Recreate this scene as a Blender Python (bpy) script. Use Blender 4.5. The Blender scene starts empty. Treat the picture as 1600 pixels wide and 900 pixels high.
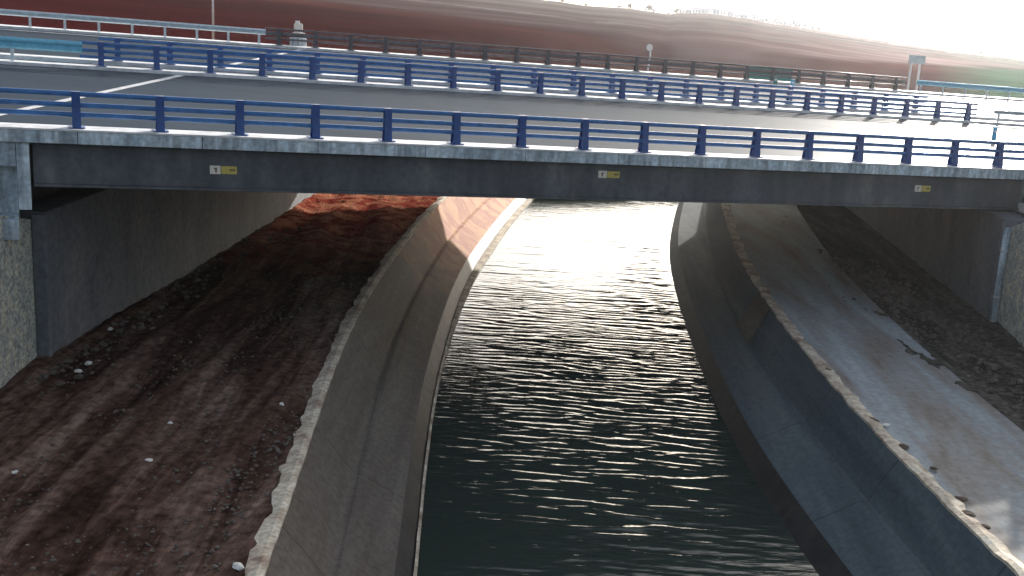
import bpy, bmesh, math, random
import numpy as np
from mathutils import Vector, Matrix, noise
random.seed(7)
sc = bpy.context.scene
C = sc.collection
PI = math.pi
# ------------------------------------------------------------------ camera calibration
F = 1800.0; S = .055; CZ = 12.0
def raw(x, y): return np.array([x-800., 450.-y, F])
up = np.cross(raw(1600, 800*S), raw(0, -800*S)); up /= np.linalg.norm(up); up *= np.sign(up[1])
fw = np.array([0, 0, 1.]) - up[2]*up; fw /= np.linalg.norm(fw)
rt = np.cross(fw, up)
if rt[0] < 0: rt = -rt
M = np.array([rt, fw, up])
CAM = np.array([0, 0, CZ])
def ray(x, y): return M @ raw(x, y)
def atz(x, y, z):
    v = ray(x, y); return CAM + v*(z-CZ)/v[2]
cam = bpy.data.cameras.new('camera'); co = bpy.data.objects.new('camera', cam); C.objects.link(co)
cam.sensor_width = 36; cam.lens = 36*F/1600; cam.clip_end = 20000; cam.clip_start = .1
R = Matrix([[M[i][0], M[i][1], -M[i][2]] for i in range(3)])
co.matrix_world = Matrix.Translation(Vector(CAM)) @ R.to_4x4()
sc.camera = co
# ------------------------------------------------------------------ road frame: a along the motorway, v across it, h above it
VPX, VPY = 5170, 415
D = ray(VPX, VPY); D /= np.linalg.norm(D)
P0 = CAM + ray(120, 199)/F*(2*37.7*F/math.sqrt((VPX-800)**2+(VPY-450)**2+F*F))
L = np.array([-D[1], D[0], 0]); L /= np.linalg.norm(L)
XF = .03
YAW = math.atan2(D[1], D[0]); PITCH = math.asin(D[2])
def bp(a, v, h=0.): return P0 + a*D + v*(L+np.array([0, 0, XF])) + np.array([0, 0, h])
def hit_face(px, py, v):            # point of the vertical plane v=const seen at a pixel of the photo
    r = ray(px, py); t = ((P0-CAM)@L + v)/(r@L); return CAM + r*t
# ------------------------------------------------------------------ helpers
def link(name, me, mat, parent=None, loc=(0, 0, 0), rot=None):
    o = bpy.data.objects.new(name, me); C.objects.link(o)
    if mat is not None and len(me.materials) == 0: me.materials.append(mat)
    o.location = Vector(loc)
    if rot is not None: o.rotation_euler = rot
    if parent is not None:
        o.parent = parent; o.location = Vector(loc) - parent.location
    return o
def tag(o, label=None, cat=None, group=None, kind=None):
    if label: o['label'] = label
    if cat: o['category'] = cat
    if group: o['group'] = group
    if kind: o['kind'] = kind
    return o
def thing(name, label, cat, loc, group=None):
    o = bpy.data.objects.new(name, None); C.objects.link(o); o.location = Vector(loc); o.empty_display_size = .2
    return tag(o, label, cat, group)
def mesh(verts, faces, name='m', smooth=False):
    me = bpy.data.meshes.new(name); me.from_pydata([tuple(map(float, v)) for v in verts], [], faces)
    me.validate(); me.update()
    bm = bmesh.new(); bm.from_mesh(me); bmesh.ops.recalc_face_normals(bm, faces=bm.faces); bm.to_mesh(me); bm.free()
    if smooth:
        me.polygons.foreach_set('use_smooth', [True]*len(me.polygons))
    return me
class MB:
    def __init__(s): s.v = []; s.f = []
    def add(s, v, f):
        n = len(s.v); s.v += [np.array(p, float) for p in v]; s.f += [tuple(i+n for i in q) for q in f]; return s
    def hexa(s, p):                 # 8 points: 4 bottom, 4 top
        return s.add(p, [(0, 3, 2, 1), (4, 5, 6, 7), (0, 1, 5, 4), (1, 2, 6, 5), (2, 3, 7, 6), (3, 0, 4, 7)])
    def box(s, x0, x1, y0, y1, z0, z1):
        return s.hexa([(x0, y0, z0), (x1, y0, z0), (x1, y1, z0), (x0, y1, z0), (x0, y0, z1), (x1, y0, z1), (x1, y1, z1), (x0, y1, z1)])
    def sweep(s, path, ring, closed=True):   # path: function i->list of ring points in world
        n = len(ring(path[0]))
        base = len(s.v)
        for p in path: s.v += [np.array(q, float) for q in ring(p)]
        for i in range(len(path)-1):
            for j in range(n if closed else n-1):
                k = (j+1) % n
                s.f.append((base+i*n+j, base+i*n+k, base+(i+1)*n+k, base+(i+1)*n+j))
        if closed:
            s.f.append(tuple(base+j for j in range(n))[::-1]); s.f.append(tuple(base+(len(path)-1)*n+j for j in range(n)))
        return s
    def mesh(s, origin=(0, 0, 0), smooth=False):
        o = np.array(origin, float)
        return mesh([p-o for p in s.v], s.f, smooth=smooth)
    def build(s, name, mat, parent=None, origin=None, smooth=False, bevel=0):
        o = np.array(origin if origin is not None else (parent.location if parent else s.v[0]*0), float)
        ob = link(name, s.mesh(o, smooth), mat, parent, o)
        if bevel:
            m = ob.modifiers.new('b', 'BEVEL'); m.width = bevel; m.segments = 2; m.limit_method = 'ANGLE'
        return ob
def tube(mb, a, b, r, n=10, r2=None):
    a = np.array(a, float); b = np.array(b, float); d = b-a; d /= np.linalg.norm(d)
    u = np.cross(d, (0, 0, 1.)); 
    if np.linalg.norm(u) < 1e-3: u = np.array([1., 0, 0])
    u /= np.linalg.norm(u); w = np.cross(d, u)
    r2 = r if r2 is None else r2
    def ring(p):
        q, rr = p
        return [q+rr*(math.cos(t)*u+math.sin(t)*w) for t in [2*PI*i/n for i in range(n)]]
    mb.sweep([(a, r), (b, r2)], ring); return mb
def slab(mb, a0f, a1f, v0, v1, h0, h1, n=1):     # a prism of the road frame; a0f(v), a1f(v) give the skewed ends
    A = [(a0f(v0), v0), (a1f(v0), v0), (a1f(v1), v1), (a0f(v1), v1)]
    mb.hexa([bp(a, v, h0) for a, v in A]+[bp(a, v, h1) for a, v in A]); return mb
def const(x): return lambda v: x
# ------------------------------------------------------------------ materials
def mat(name, stops, scale=1., rough=.7, bump=0., bscale=8., metal=0., spec=.5, stretch=(1, 1, 1), detail=6, distort=0., rot=0., rough2=None, fine=None, joints=None, streak=None):
    m = bpy.data.materials.new(name); m.use_nodes = True; nt = m.node_tree; N = nt.nodes; K = nt.links
    b = N['Principled BSDF']
    tc = N.new('ShaderNodeTexCoord'); mp = N.new('ShaderNodeMapping')
    mp.inputs['Scale'].default_value = stretch; mp.inputs['Rotation'].default_value = (0, 0, rot)
    K.new(tc.outputs['Object'], mp.inputs['Vector'])
    no = N.new('ShaderNodeTexNoise'); no.inputs['Scale'].default_value = scale; no.inputs['Detail'].default_value = detail; no.inputs['Roughness'].default_value = .62
    no.inputs['Distortion'].default_value = distort
    K.new(mp.outputs['Vector'], no.inputs['Vector'])
    cr = N.new('ShaderNodeValToRGB'); e = cr.color_ramp.elements
    while len(e) > 1: e.remove(e[0])
    e[0].position = stops[0][0]; e[0].color = (*stops[0][1], 1)
    for p, c in stops[1:]:
        q = e.new(p); q.color = (*c, 1)
    K.new(no.outputs['Fac'], cr.inputs['Fac'])
    col = cr.outputs['Color']
    if fine:
        f2 = N.new('ShaderNodeTexNoise'); f2.inputs['Scale'].default_value = fine[0]; f2.inputs['Detail'].default_value = 4
        K.new(tc.outputs['Object'], f2.inputs['Vector'])
        mr = N.new('ShaderNodeMapRange'); mr.inputs['From Min'].default_value = .3; mr.inputs['From Max'].default_value = .7
        mr.inputs['To Min'].default_value = 1-fine[1]; mr.inputs['To Max'].default_value = 1+fine[1]
        K.new(f2.outputs['Fac'], mr.inputs['Value'])
        mx = N.new('ShaderNodeVectorMath'); mx.operation = 'SCALE'
        K.new(col, mx.inputs[0]); K.new(mr.outputs['Result'], mx.inputs['Scale']); col = mx.outputs['Vector']
    if streak:      # rain stains: noise stretched downwards
        m2 = N.new('ShaderNodeMapping'); m2.inputs['Scale'].default_value = streak[0]; K.new(tc.outputs['Object'], m2.inputs['Vector'])
        f3 = N.new('ShaderNodeTexNoise'); f3.inputs['Scale'].default_value = 1; f3.inputs['Detail'].default_value = 6; K.new(m2.outputs['Vector'], f3.inputs['Vector'])
        mr = N.new('ShaderNodeMapRange'); mr.inputs['From Min'].default_value = .38; mr.inputs['From Max'].default_value = .62
        mr.inputs['To Min'].default_value = 1-streak[1]; mr.inputs['To Max'].default_value = 1+streak[1]*.6
        K.new(f3.outputs['Fac'], mr.inputs['Value']); mx = N.new('ShaderNodeVectorMath'); mx.operation = 'SCALE'
        K.new(col, mx.inputs[0]); K.new(mr.outputs['Result'], mx.inputs['Scale']); col = mx.outputs['Vector']
    if joints:      # narrow transverse joints between cast panels
        sx = N.new('ShaderNodeSeparateXYZ'); K.new(tc.outputs['Object'], sx.inputs[0])
        d1 = N.new('ShaderNodeMath'); d1.operation = 'DIVIDE'; d1.inputs[1].default_value = joints; K.new(sx.outputs['Y'], d1.inputs[0])
        d2 = N.new('ShaderNodeMath'); d2.operation = 'FRACT'; K.new(d1.outputs[0], d2.inputs[0])
        d3 = N.new('ShaderNodeMath'); d3.operation = 'GREATER_THAN'; d3.inputs[1].default_value = .045/joints; K.new(d2.outputs[0], d3.inputs[0])
        d4 = N.new('ShaderNodeMapRange'); d4.inputs['To Min'].default_value = .55; d4.inputs['To Max'].default_value = 1; K.new(d3.outputs[0], d4.inputs['Value'])
        mx = N.new('ShaderNodeVectorMath'); mx.operation = 'SCALE'; K.new(col, mx.inputs[0]); K.new(d4.outputs['Result'], mx.inputs['Scale']); col = mx.outputs['Vector']
    K.new(col, b.inputs['Base Color'])
    b.inputs['Roughness'].default_value = rough; b.inputs['Metallic'].default_value = metal
    b.inputs['Specular IOR Level'].default_value = spec
    if rough2 is not None:
        mr = N.new('ShaderNodeMapRange'); mr.inputs['From Min'].default_value = .35; mr.inputs['From Max'].default_value = .65
        mr.inputs['To Min'].default_value = rough; mr.inputs['To Max'].default_value = rough2
        K.new(no.outputs['Fac'], mr.inputs['Value']); K.new(mr.outputs['Result'], b.inputs['Roughness'])
    if bump:
        bn = N.new('ShaderNodeTexNoise'); bn.inputs['Scale'].default_value = bscale; bn.inputs['Detail'].default_value = 8; bn.inputs['Roughness'].default_value = .65
        K.new(mp.outputs['Vector'], bn.inputs['Vector'])
        bu = N.new('ShaderNodeBump'); bu.inputs['Strength'].default_value = 1; bu.inputs['Distance'].default_value = bump
        K.new(bn.outputs['Fac'], bu.inputs['Height']); K.new(bu.outputs['Normal'], b.inputs['Normal'])
    return m
ROT = -YAW
def plain(name, c, rough=.5, metal=0., var=.12, scale=3., bump=0., spec=.5):
    c = np.array(c); return mat(name, [(.35, tuple(c*(1-var))), (.65, tuple(c*(1+var)))], scale, rough, bump, 20, metal, spec)
m_asph = mat('asphalt', [(.3, (.010, .022, .038)), (.7, (.018, .036, .056))], .5, .9, .004, 60, 0, .0, (.25, 2, 1), rot=ROT, rough2=.95, fine=(40, .18))
def _a(fac, ro):
    nt = m_asph.node_tree; N = nt.nodes; K = nt.links; g = N.new('ShaderNodeBsdfGlossy'); g.inputs['Roughness'].default_value = ro
    tc = N.new('ShaderNodeTexCoord'); no = N.new('ShaderNodeTexNoise'); no.inputs['Scale'].default_value = .8; no.inputs['Detail'].default_value = 5
    mp = N.new('ShaderNodeMapping'); mp.inputs['Scale'].default_value = (.2, 2.2, 1); mp.inputs['Rotation'].default_value = (0, 0, ROT)
    K.new(tc.outputs['Object'], mp.inputs['Vector']); K.new(mp.outputs['Vector'], no.inputs['Vector'])
    mr = N.new('ShaderNodeMapRange'); mr.inputs['From Min'].default_value = .3; mr.inputs['From Max'].default_value = .7; mr.inputs['To Min'].default_value = ro-.05; mr.inputs['To Max'].default_value = ro+.07
    K.new(no.outputs['Fac'], mr.inputs['Value']); K.new(mr.outputs['Result'], g.inputs['Roughness'])
    b = N['Principled BSDF']; x = N.new('ShaderNodeMixShader'); x.inputs['Fac'].default_value = fac; K.new(b.outputs[0], x.inputs[1]); K.new(g.outputs[0], x.inputs[2])
    K.new(x.outputs[0], N['Material Output'].inputs['Surface'])
_a(.075, .47)
m_kerb = mat('white_kerb', [(.3, (.42, .42, .43)), (.6, (.68, .69, .70))], 2.2, .6, .004, 20, 0, .5)
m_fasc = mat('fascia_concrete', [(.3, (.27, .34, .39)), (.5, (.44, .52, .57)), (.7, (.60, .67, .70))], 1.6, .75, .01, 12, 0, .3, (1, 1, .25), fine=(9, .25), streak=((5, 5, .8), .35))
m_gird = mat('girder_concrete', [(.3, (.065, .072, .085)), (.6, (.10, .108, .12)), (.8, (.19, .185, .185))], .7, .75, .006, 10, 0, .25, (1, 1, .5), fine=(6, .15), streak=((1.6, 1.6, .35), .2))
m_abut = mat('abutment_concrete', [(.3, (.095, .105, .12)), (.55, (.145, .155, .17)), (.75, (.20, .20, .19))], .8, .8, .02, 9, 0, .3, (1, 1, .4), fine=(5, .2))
m_split = mat('split_block', [(.35, (.32, .33, .31)), (.5, (.46, .46, .41)), (.62, (.60, .56, .43))], 3.2, .9, .06, 6, 0, .2, fine=(11, .45))
m_lin = mat('canal_concrete', [(.3, (.075, .060, .050)), (.5, (.115, .100, .086)), (.72, (.18, .16, .135))], .6, .85, .012, 6, 0, .2, (1.6, .12, 1), fine=(7, .22), joints=5.2, distort=.3)
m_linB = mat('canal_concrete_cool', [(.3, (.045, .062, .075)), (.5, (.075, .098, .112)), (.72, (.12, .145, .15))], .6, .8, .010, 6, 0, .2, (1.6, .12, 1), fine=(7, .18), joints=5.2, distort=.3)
m_wet = mat('wet_concrete', [(.3, (.016, .016, .018)), (.7, (.04, .038, .036))], 2, .65, .012, 10, 0, .2)
m_crease = mat('crease_silt', [(.3, (.04, .038, .036)), (.7, (.08, .075, .07))], 2, .95, .012, 10, 0, .05)
m_lip = mat('pale_kerb', [(.3, (.22, .14, .10)), (.45, (.42, .34, .26)), (.6, (.60, .54, .42)), (.75, (.66, .62, .54))], 1.7, .8, .03, 8, 0, .3, fine=(10, .3))
m_water = bpy.data.materials.new('canal_water'); m_water.use_nodes = True
def _w():
    nt = m_water.node_tree; N = nt.nodes; K = nt.links; b = N['Principled BSDF']
    b.inputs['Base Color'].default_value = (.032, .045, .038, 1); b.inputs['Roughness'].default_value = .06; b.inputs['IOR'].default_value = 1.34
    tc = N.new('ShaderNodeTexCoord'); mp = N.new('ShaderNodeMapping'); mp.inputs['Scale'].default_value = (.5, 2, 1)
    K.new(tc.outputs['Object'], mp.inputs['Vector'])
    no = N.new('ShaderNodeTexNoise'); no.inputs['Scale'].default_value = 3.2; no.inputs['Detail'].default_value = 5; K.new(mp.outputs['Vector'], no.inputs['Vector'])
    bu = N.new('ShaderNodeBump'); bu.inputs['Strength'].default_value = 1; bu.inputs['Distance'].default_value = .012
    K.new(no.outputs['Fac'], bu.inputs['Height']); K.new(bu.outputs['Normal'], b.inputs['Normal'])
_w()
m_blue = plain('blue_paint', (.006, .055, .22), .35, 0, .25, 6)
m_rail = plain('blue_rail_paint', (.03, .13, .34), .24, 0, .2, 4)
m_dark = plain('dark_grey_paint', (.05, .045, .06), .45, 0, .3, 4)
m_darkrail = plain('dull_rail', (.10, .085, .10), .4, 0, .3, 4)
m_galv = plain('galvanised', (.55, .62, .66), .35, .6, .15, 5)
m_cyan = plain('pale_blue_beam', (.16, .45, .60), .4, .2, .15, 5)
m_white = plain('white_paint', (.75, .75, .74), .5, 0, .08, 5)
m_mark = plain('road_marking', (.62, .63, .64), .6, 0, .15, 4)
m_joint = plain('joint_metal', (.46, .46, .47), .5, .0, .3, 6)
m_yel = plain('yellow_plate', (.52, .42, .10), .5, 0, .25, 30)
m_pale = plain('pale_plate', (.72, .66, .58), .5, 0, .12, 30)
m_ink = plain('dark_ink', (.10, .05, .04), .6)
m_teal = plain('teal_mesh', (.03, .22, .20), .5)
m_delin = plain('light_blue_plastic', (.05, .42, .70), .4)
m_stone = mat('stone', [(.35, (.07, .055, .047)), (.6, (.14, .115, .095)), (.75, (.25, .22, .19))], 4, .9, .02, 10)
m_wstone = plain('white_stone', (.72, .70, .64), .8, 0, .1, 8, .01)
m_soilbank = mat('embankment_soil', [(.3, (.10, .055, .035)), (.5, (.20, .12, .075)), (.7, (.33, .24, .15))], 1.4, .95, .08, 4, 0, .1, fine=(9, .35))
m_leaf = plain('leaf', (.045, .065, .02), .7, 0, .45, 1.5)
m_leaf2 = plain('leaf_dark', (.03, .045, .03), .7, 0, .4, 1.5)
m_bark = plain('bark', (.09, .065, .045), .9, 0, .3, 6, .02)
# left dirt berm: wheel ruts run along the canal; stones and dark patches between
def dirt(name, base, band=True, stony=0.):
    m = mat(name, base, .85, .95, .10, 6, 0, 0, (1.5, .16, 1), detail=10, distort=.7, fine=(4.5, .5))
    return m
m_dirt = dirt('berm_dirt', [(.32, (.024, .014, .012)), (.43, (.052, .030, .023)), (.5, (.088, .052, .040)), (.58, (.14, .090, .070)), (.70, (.24, .17, .135))])
def sunlit_clay(m, y0, y1, c1, c2):       # red soil tint past the bridge, brightened to stand for sunlight; ragged border
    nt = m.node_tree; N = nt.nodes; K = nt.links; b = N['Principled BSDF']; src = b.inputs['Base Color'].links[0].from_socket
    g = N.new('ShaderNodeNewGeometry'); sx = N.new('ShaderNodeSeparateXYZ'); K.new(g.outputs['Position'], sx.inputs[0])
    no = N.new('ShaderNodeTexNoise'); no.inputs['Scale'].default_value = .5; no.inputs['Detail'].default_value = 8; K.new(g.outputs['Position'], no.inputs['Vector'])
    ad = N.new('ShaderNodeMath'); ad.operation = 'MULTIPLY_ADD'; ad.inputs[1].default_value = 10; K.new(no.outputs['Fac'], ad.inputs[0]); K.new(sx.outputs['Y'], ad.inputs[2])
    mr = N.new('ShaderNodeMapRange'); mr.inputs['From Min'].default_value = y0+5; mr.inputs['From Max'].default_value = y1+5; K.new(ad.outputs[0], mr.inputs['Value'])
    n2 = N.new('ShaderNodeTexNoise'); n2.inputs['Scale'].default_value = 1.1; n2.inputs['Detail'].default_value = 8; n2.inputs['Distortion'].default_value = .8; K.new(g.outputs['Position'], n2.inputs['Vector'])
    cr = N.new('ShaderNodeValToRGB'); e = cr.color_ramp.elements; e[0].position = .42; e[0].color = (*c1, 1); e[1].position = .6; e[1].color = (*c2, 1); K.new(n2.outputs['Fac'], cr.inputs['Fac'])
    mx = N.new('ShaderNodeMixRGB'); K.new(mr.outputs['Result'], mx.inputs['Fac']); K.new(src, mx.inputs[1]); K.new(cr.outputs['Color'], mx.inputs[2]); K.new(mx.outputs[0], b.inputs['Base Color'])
sunlit_clay(m_dirt, 40, 50, (.20, .034, .024), (.42, .18, .11)); sunlit_clay(m_lin, 43, 54, (.36, .15, .10), (.50, .27, .15))
m_rubble = dirt('rubble_ground', [(.3, (.035, .032, .028)), (.5, (.085, .078, .065)), (.7, (.17, .15, .125))])
m_track = mat('pale_track', [(.30, (.17, .12, .09)), (.42, (.25, .235, .215)), (.55, (.29, .32, .335)), (.70, (.40, .42, .42))], .5, .85, .012, 9, 0, .25, (1.5, .2, 1), detail=7, distort=.3, fine=(6, .15))
# ------------------------------------------------------------------ canal lines, X as a function of Y
def line(pts):
    ys = np.array([p[0] for p in pts], float); xs = np.array([p[1] for p in pts], float)
    yy = np.arange(-12, 122, .5); xx = np.interp(yy, ys, xs)
    k = np.exp(-.5*(np.arange(-14, 15)/6.)**2); k /= k.sum()
    xs2 = np.convolve(np.pad(xx, 14, mode='reflect', reflect_type='odd'), k, mode='valid')
    return lambda y: float(np.interp(y, yy, xs2))
xwl = line([(-12, -.6), (10, -1.25), (22.3, -1.71), (27.3, -1.98), (31.5, -2.16), (36.9, -2.22), (43.5, -2.14), (50, -1.89), (56.4, -1.23), (62.6, -.55), (72.8, .9), (90, 5.8), (110, 13.5), (122, 19)])
xwr = line([(-12, 10.5), (10, 8.5), (23.3, 7.15), (26.6, 6.83), (29, 6.63), (34, 6.57), (40, 6.72), (46.35, 6.95), (55, 7.57), (61.5, 8.38), (74.2, 10.49), (90, 14.8), (110, 22.5), (122, 28)])
xrl = line([(-12, -3), (10, -3.75), (18, -4.0), (22, -4.23), (26.6, -4.54), (34, -4.86), (40.5, -4.75), (49, -4.35), (55.6, -3.85), (66, -2.4), (74, -.9), (90, 3.0), (110, 10.5), (122, 16)])
xrr = line([(-12, 12.4), (10, 10.6), (19.7, 9.67), (25, 9.22), (30.6, 9.0), (38, 8.95), (47.3, 9.35), (61.2, 10.9), (74, 13.1), (90, 17.4), (110, 25), (122, 30.5)])
ZB = 2.1
YS = [10+.25*i for i in range(0, 240)] + [70+1*i for i in range(0, 51)]
def strip(name, cols, m, parent, jit=0., seed=0):
    """cols: list of functions y -> (x, z), lofted along the canal"""
    v = []; n = len(cols); f = []
    for y in YS:
        for j, c in enumerate(cols):
            x, z = c(y)
            if jit:
                w = noise.noise(Vector((x*1.3, y*1.3, seed)))*jit
                w = w if 0 < j < n-1 else 0; z += w; x += w*.6
            v.append((x, y, z))
    for i in range(len(YS)-1):
        for j in range(n-1):
            f.append((i*n+j, i*n+j+1, (i+1)*n+j+1, (i+1)*n+j))
    mb = MB(); mb.add(v, f); return mb.build(name, m, parent, smooth=False)
def mixf(a, b, t): return lambda y: a(y)*(1-t)+b(y)*t
def lining(side, wl, rl, fr, ml, mu, label):
    s = -1 if side == 'l' else 1
    t = thing('canal_lining', label, 'canal bank', (wl(20), 20, 0))
    wet = lambda y: wl(y)+s*.12
    cr = mixf(wl, rl, fr)
    if side == 'r': wetx = lambda y: wl(y)+s*.42
    else: wetx = lambda y: wl(y)+s*.40
    strip('wet_foot', [lambda y: (wl(y)-s*.5, -.9), lambda y: (wl(y)-s*.02, -.05), lambda y: (wetx(y), .42)], m_wet, t, .02, 3)
    strip('lower_slope', [lambda y: (wetx(y), .42), lambda y: (mixf(wetx, cr, .5)(y), .72), lambda y: (cr(y)-s*.10, .98), lambda y: (cr(y)-s*.02, 1.0)], ml, t, .015, 5)
    strip('crease', [lambda y: (cr(y)-s*.02, 1.0), lambda y: (cr(y)+s*.05, .995), lambda y: (cr(y)+s*.12, 1.02)], m_crease if side == 'x' else ml, t)
    strip('upper_panel', [lambda y: (cr(y)+s*.12, 1.02), lambda y: (mixf(cr, rl, .55)(y), 1.6), lambda y: (rl(y)-s*.02, ZB+.02)], mu, t, .010, 9)
    # rough pale kerb along the top
    w = .34 if side == 'l' else .36
    def inner(y):
        n1 = noise.noise(Vector((y*.9, 3.1*s, 0)))*.16 + noise.noise(Vector((y*3.1, 9*s, 0)))*.10
        return (rl(y)+s*(w+n1), ZB+.03+abs(n1)*.1)
    strip('top_kerb', [lambda y: (rl(y)+s*.03, ZB-.1), lambda y: (rl(y)-s*.03, ZB+.0), lambda y: (rl(y)-s*.03, ZB+.07), lambda y: (rl(y)+s*.10, ZB+.10), inner, lambda y: (inner(y)[0]+s*.05, ZB-.12)], m_lip, t, .05, 11)
    return t
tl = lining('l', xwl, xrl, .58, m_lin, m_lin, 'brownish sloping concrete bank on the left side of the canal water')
tr = lining('r', xwr, xrr, .68, m_linB, m_linB, 'dark bluish sloping concrete bank on the right side of the canal water')
strip('waterline_ledge', [lambda y: (xwl(y)+.05+.25*max(0, min(1, (y-38)/16)), -.1), lambda y: (xwl(y)+.03+.25*max(0, min(1, (y-38)/16)), .06), lambda y: (xwl(y)-.03, .08), lambda y: (xwl(y)-.06, -.1)], m_lip, tl, .02, 2)
# step in the right lining
b = MB(); yb = 38.3
crr = mixf(xwr, xrr, .68)
b.hexa([(crr(yb)-.1, yb-.3, .85), (xrr(yb)-.05, yb+.4, 1.6), (xrr(yb+2.2)-.05, yb+2.6, 1.6), (crr(yb+2.2)-.1, yb+2.2, .85),
        (crr(yb)-.10, yb-.3, 1.10), (xrr(yb)-.06, yb+.4, 2.13), (xrr(yb+2.2)-.06, yb+2.6, 2.13), (crr(yb+2.2)-.08, yb+2.2, 1.06)])
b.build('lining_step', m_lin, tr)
# ------------------------------------------------------------------ water
def build_water():
    ys = []; y = 10.
    while y < 75: ys.append(y); y += .055 if y < 50 else .09
    while y < 121: ys.append(y); y += .6
    nx = 110; v = []; f = []
    for y in ys:
        x0 = xwl(y)-.25; x1 = xwr(y)+.25
        for j in range(nx):
            x = x0+(x1-x0)*j/(nx-1)
            q = Vector((x, y, 0))
            w1 = noise.noise(Vector((x*.50+.6*noise.noise(Vector((x*.5, y*.8, 11))), y*2.7+x*.12, 0)))
            w2 = noise.noise(Vector((x*1.4+4, y*5.4+x*.5, 3)))
            w3 = noise.noise(Vector((x*3.2, y*9.5-x*.9, 8)))
            a = .45+.9*max(-.35, noise.noise(Vector((x*.22, y*.16, 20)))+.15)
            # the breeze dies down near the camera and under the far edge, where the surface is calmer
            calm = max(.36, min(1., (y-14)/17.))*(1-.5*max(0, min(1, (y-40)/16)))
            edge = min(1., .35+min(x-x0, x1-x)/1.2)
            z = (.034*(1-2.4*abs(w1)) + .021*w2 + .009*w3)*a*calm*edge
            v.append((x, y, z-.02))
    for i in range(len(ys)-1):
        for j in range(nx-1): f.append((i*nx+j, i*nx+j+1, (i+1)*nx+j+1, (i+1)*nx+j))
    mb = MB(); mb.add(v, f)
    return tag(mb.build('water', m_water, smooth=True), kind='structure')
build_water()
b = MB(); v = []; f = []
for y in YS: v += [(xwl(y)-1, y, -.8), (xwr(y)+1, y, -.8)]
for i in range(len(YS)-1): f.append((2*i, 2*i+1, 2*i+3, 2*i+2))
b.add(v, f); tag(b.build('canal_bed', m_wet), kind='structure')
# ------------------------------------------------------------------ ground beside the canal
trackR = line([(-12, 16.5), (10, 14.6), (22, 13.9), (31, 13.35), (40, 12.9), (50, 13.2), (60, 14.6), (75, 17.5), (110, 30), (122, 36)])
def ground_side(name, rl, s, offs, m, amp, z0=ZB, start=None, seed=0):
    v = []; f = []; n = len(offs)
    for y in YS2:
        x0 = rl(y)
        for j, o in enumerate(offs):
            x = x0+s*o
            e = min(1., o/.6) if start is None else 1.
            z = z0 + e*amp*(.55*noise.noise(Vector((x*.8, y*.16, seed)))+.45*noise.noise(Vector((x*1.9, y*.7, seed+4)))+.35*noise.noise(Vector((x*4.2, y*2.2, seed+8))))
            if start is None and amp > .1: z += e*(.07*math.sin(x*2.9+.35*math.sin(y*.13)+1.1*noise.noise(Vector((x*.4, y*.1, 40))))*(.5+noise.noise(Vector((x*.2, y*.15, 50)))) + .05*max(0, noise.noise(Vector((x*3.1, y*.9, 60)))))
            if start is None and o == 0: z = z0-.08
            v.append((x, y, z))
    for i in range(len(YS2)-1):
        for j in range(n-1): f.append((i*n+j, i*n+j+1, (i+1)*n+j+1, (i+1)*n+j))
    mb = MB(); mb.add(v, f); return tag(mb.build(name, m, smooth=True), kind='structure')
YS2 = [-12+.8*i for i in range(35)]+[16+.16*i for i in range(0, 275)]+[60+1*i for i in range(1, 62)]
offsL = [.15+.14*i for i in range(70)]+[10.5, 12, 15, 20, 30, 50]
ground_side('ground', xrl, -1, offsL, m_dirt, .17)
ground_side('service_track', xrr, 1, [.15+.3*i for i in range(14)], m_track, .03, ZB-.02)
offsR = [-.15+.16*i for i in range(-5, 34)]+[5.6, 7, 10, 15, 25, 50]
ground_side('stony_verge', trackR, 1, offsR, m_rubble, .14, ZB-.06, start=1, seed=30)
# stones lying about on the left berm and the right verge
def rock_mesh(seed, flat=.6):
    bm = bmesh.new(); bmesh.ops.create_icosphere(bm, subdivisions=2, radius=1)
    for q in bm.verts:
        d = 1+.45*noise.noise(q.co*1.3+Vector((seed*7.1, 0, 0)))
        q.co = Vector((q.co.x*d, q.co.y*d*.75, q.co.z*d*flat))
    me = bpy.data.meshes.new('rock'); bm.to_mesh(me); bm.free(); return me
rocks = [rock_mesh(i) for i in range(5)]
for r in rocks: r.materials.append(m_stone)
bm = bmesh.new()
def scatter(n, fx, y0, y1, smin, smax, seed):
    rnd = random.Random(seed); vv = []; ff = []
    for i in range(n):
        y = rnd.uniform(y0, y1); x = fx(rnd, y)
        s = smin+(smax-smin)*rnd.random()**3; th = rnd.random()*6.28
        me = rocks[rnd.randrange(5)]
        Mx = Matrix.Translation((x, y, ZB+s*.25)) @ Matrix.Rotation(th, 4, 'Z') @ Matrix.Scale(s, 4)
        k = len(vv)
        vv += [tuple(Mx @ q.co) for q in me.vertices]; ff += [tuple(k+a for a in p.vertices) for p in me.polygons]
    return vv, ff
vv, ff = scatter(4500, lambda r, y: xrl(y)-.35-(abs(r.gauss(0, 1))*1.9 if r.random() < .6 else r.random()*7), 16.5, 40, .010, .055, 1)
me = mesh(vv, ff); tag(link('gravel', me, m_stone), kind='stuff')
vv, ff = scatter(1500, lambda r, y: trackR(y)+.15+abs(r.gauss(0, 1))*1.6, 26, 48, .02, .12, 2)
me = mesh(vv, ff); tag(link('rubble', me, m_stone), kind='stuff')
vv, ff = scatter(550, lambda r, y: -10.9-.05*(50-y)+abs(r.gauss(0, 1))*.9, 27, 48, .02, .11, 4)
me = mesh(vv, ff); tag(link('wall_foot_gravel', me, m_stone), kind='stuff')
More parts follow.
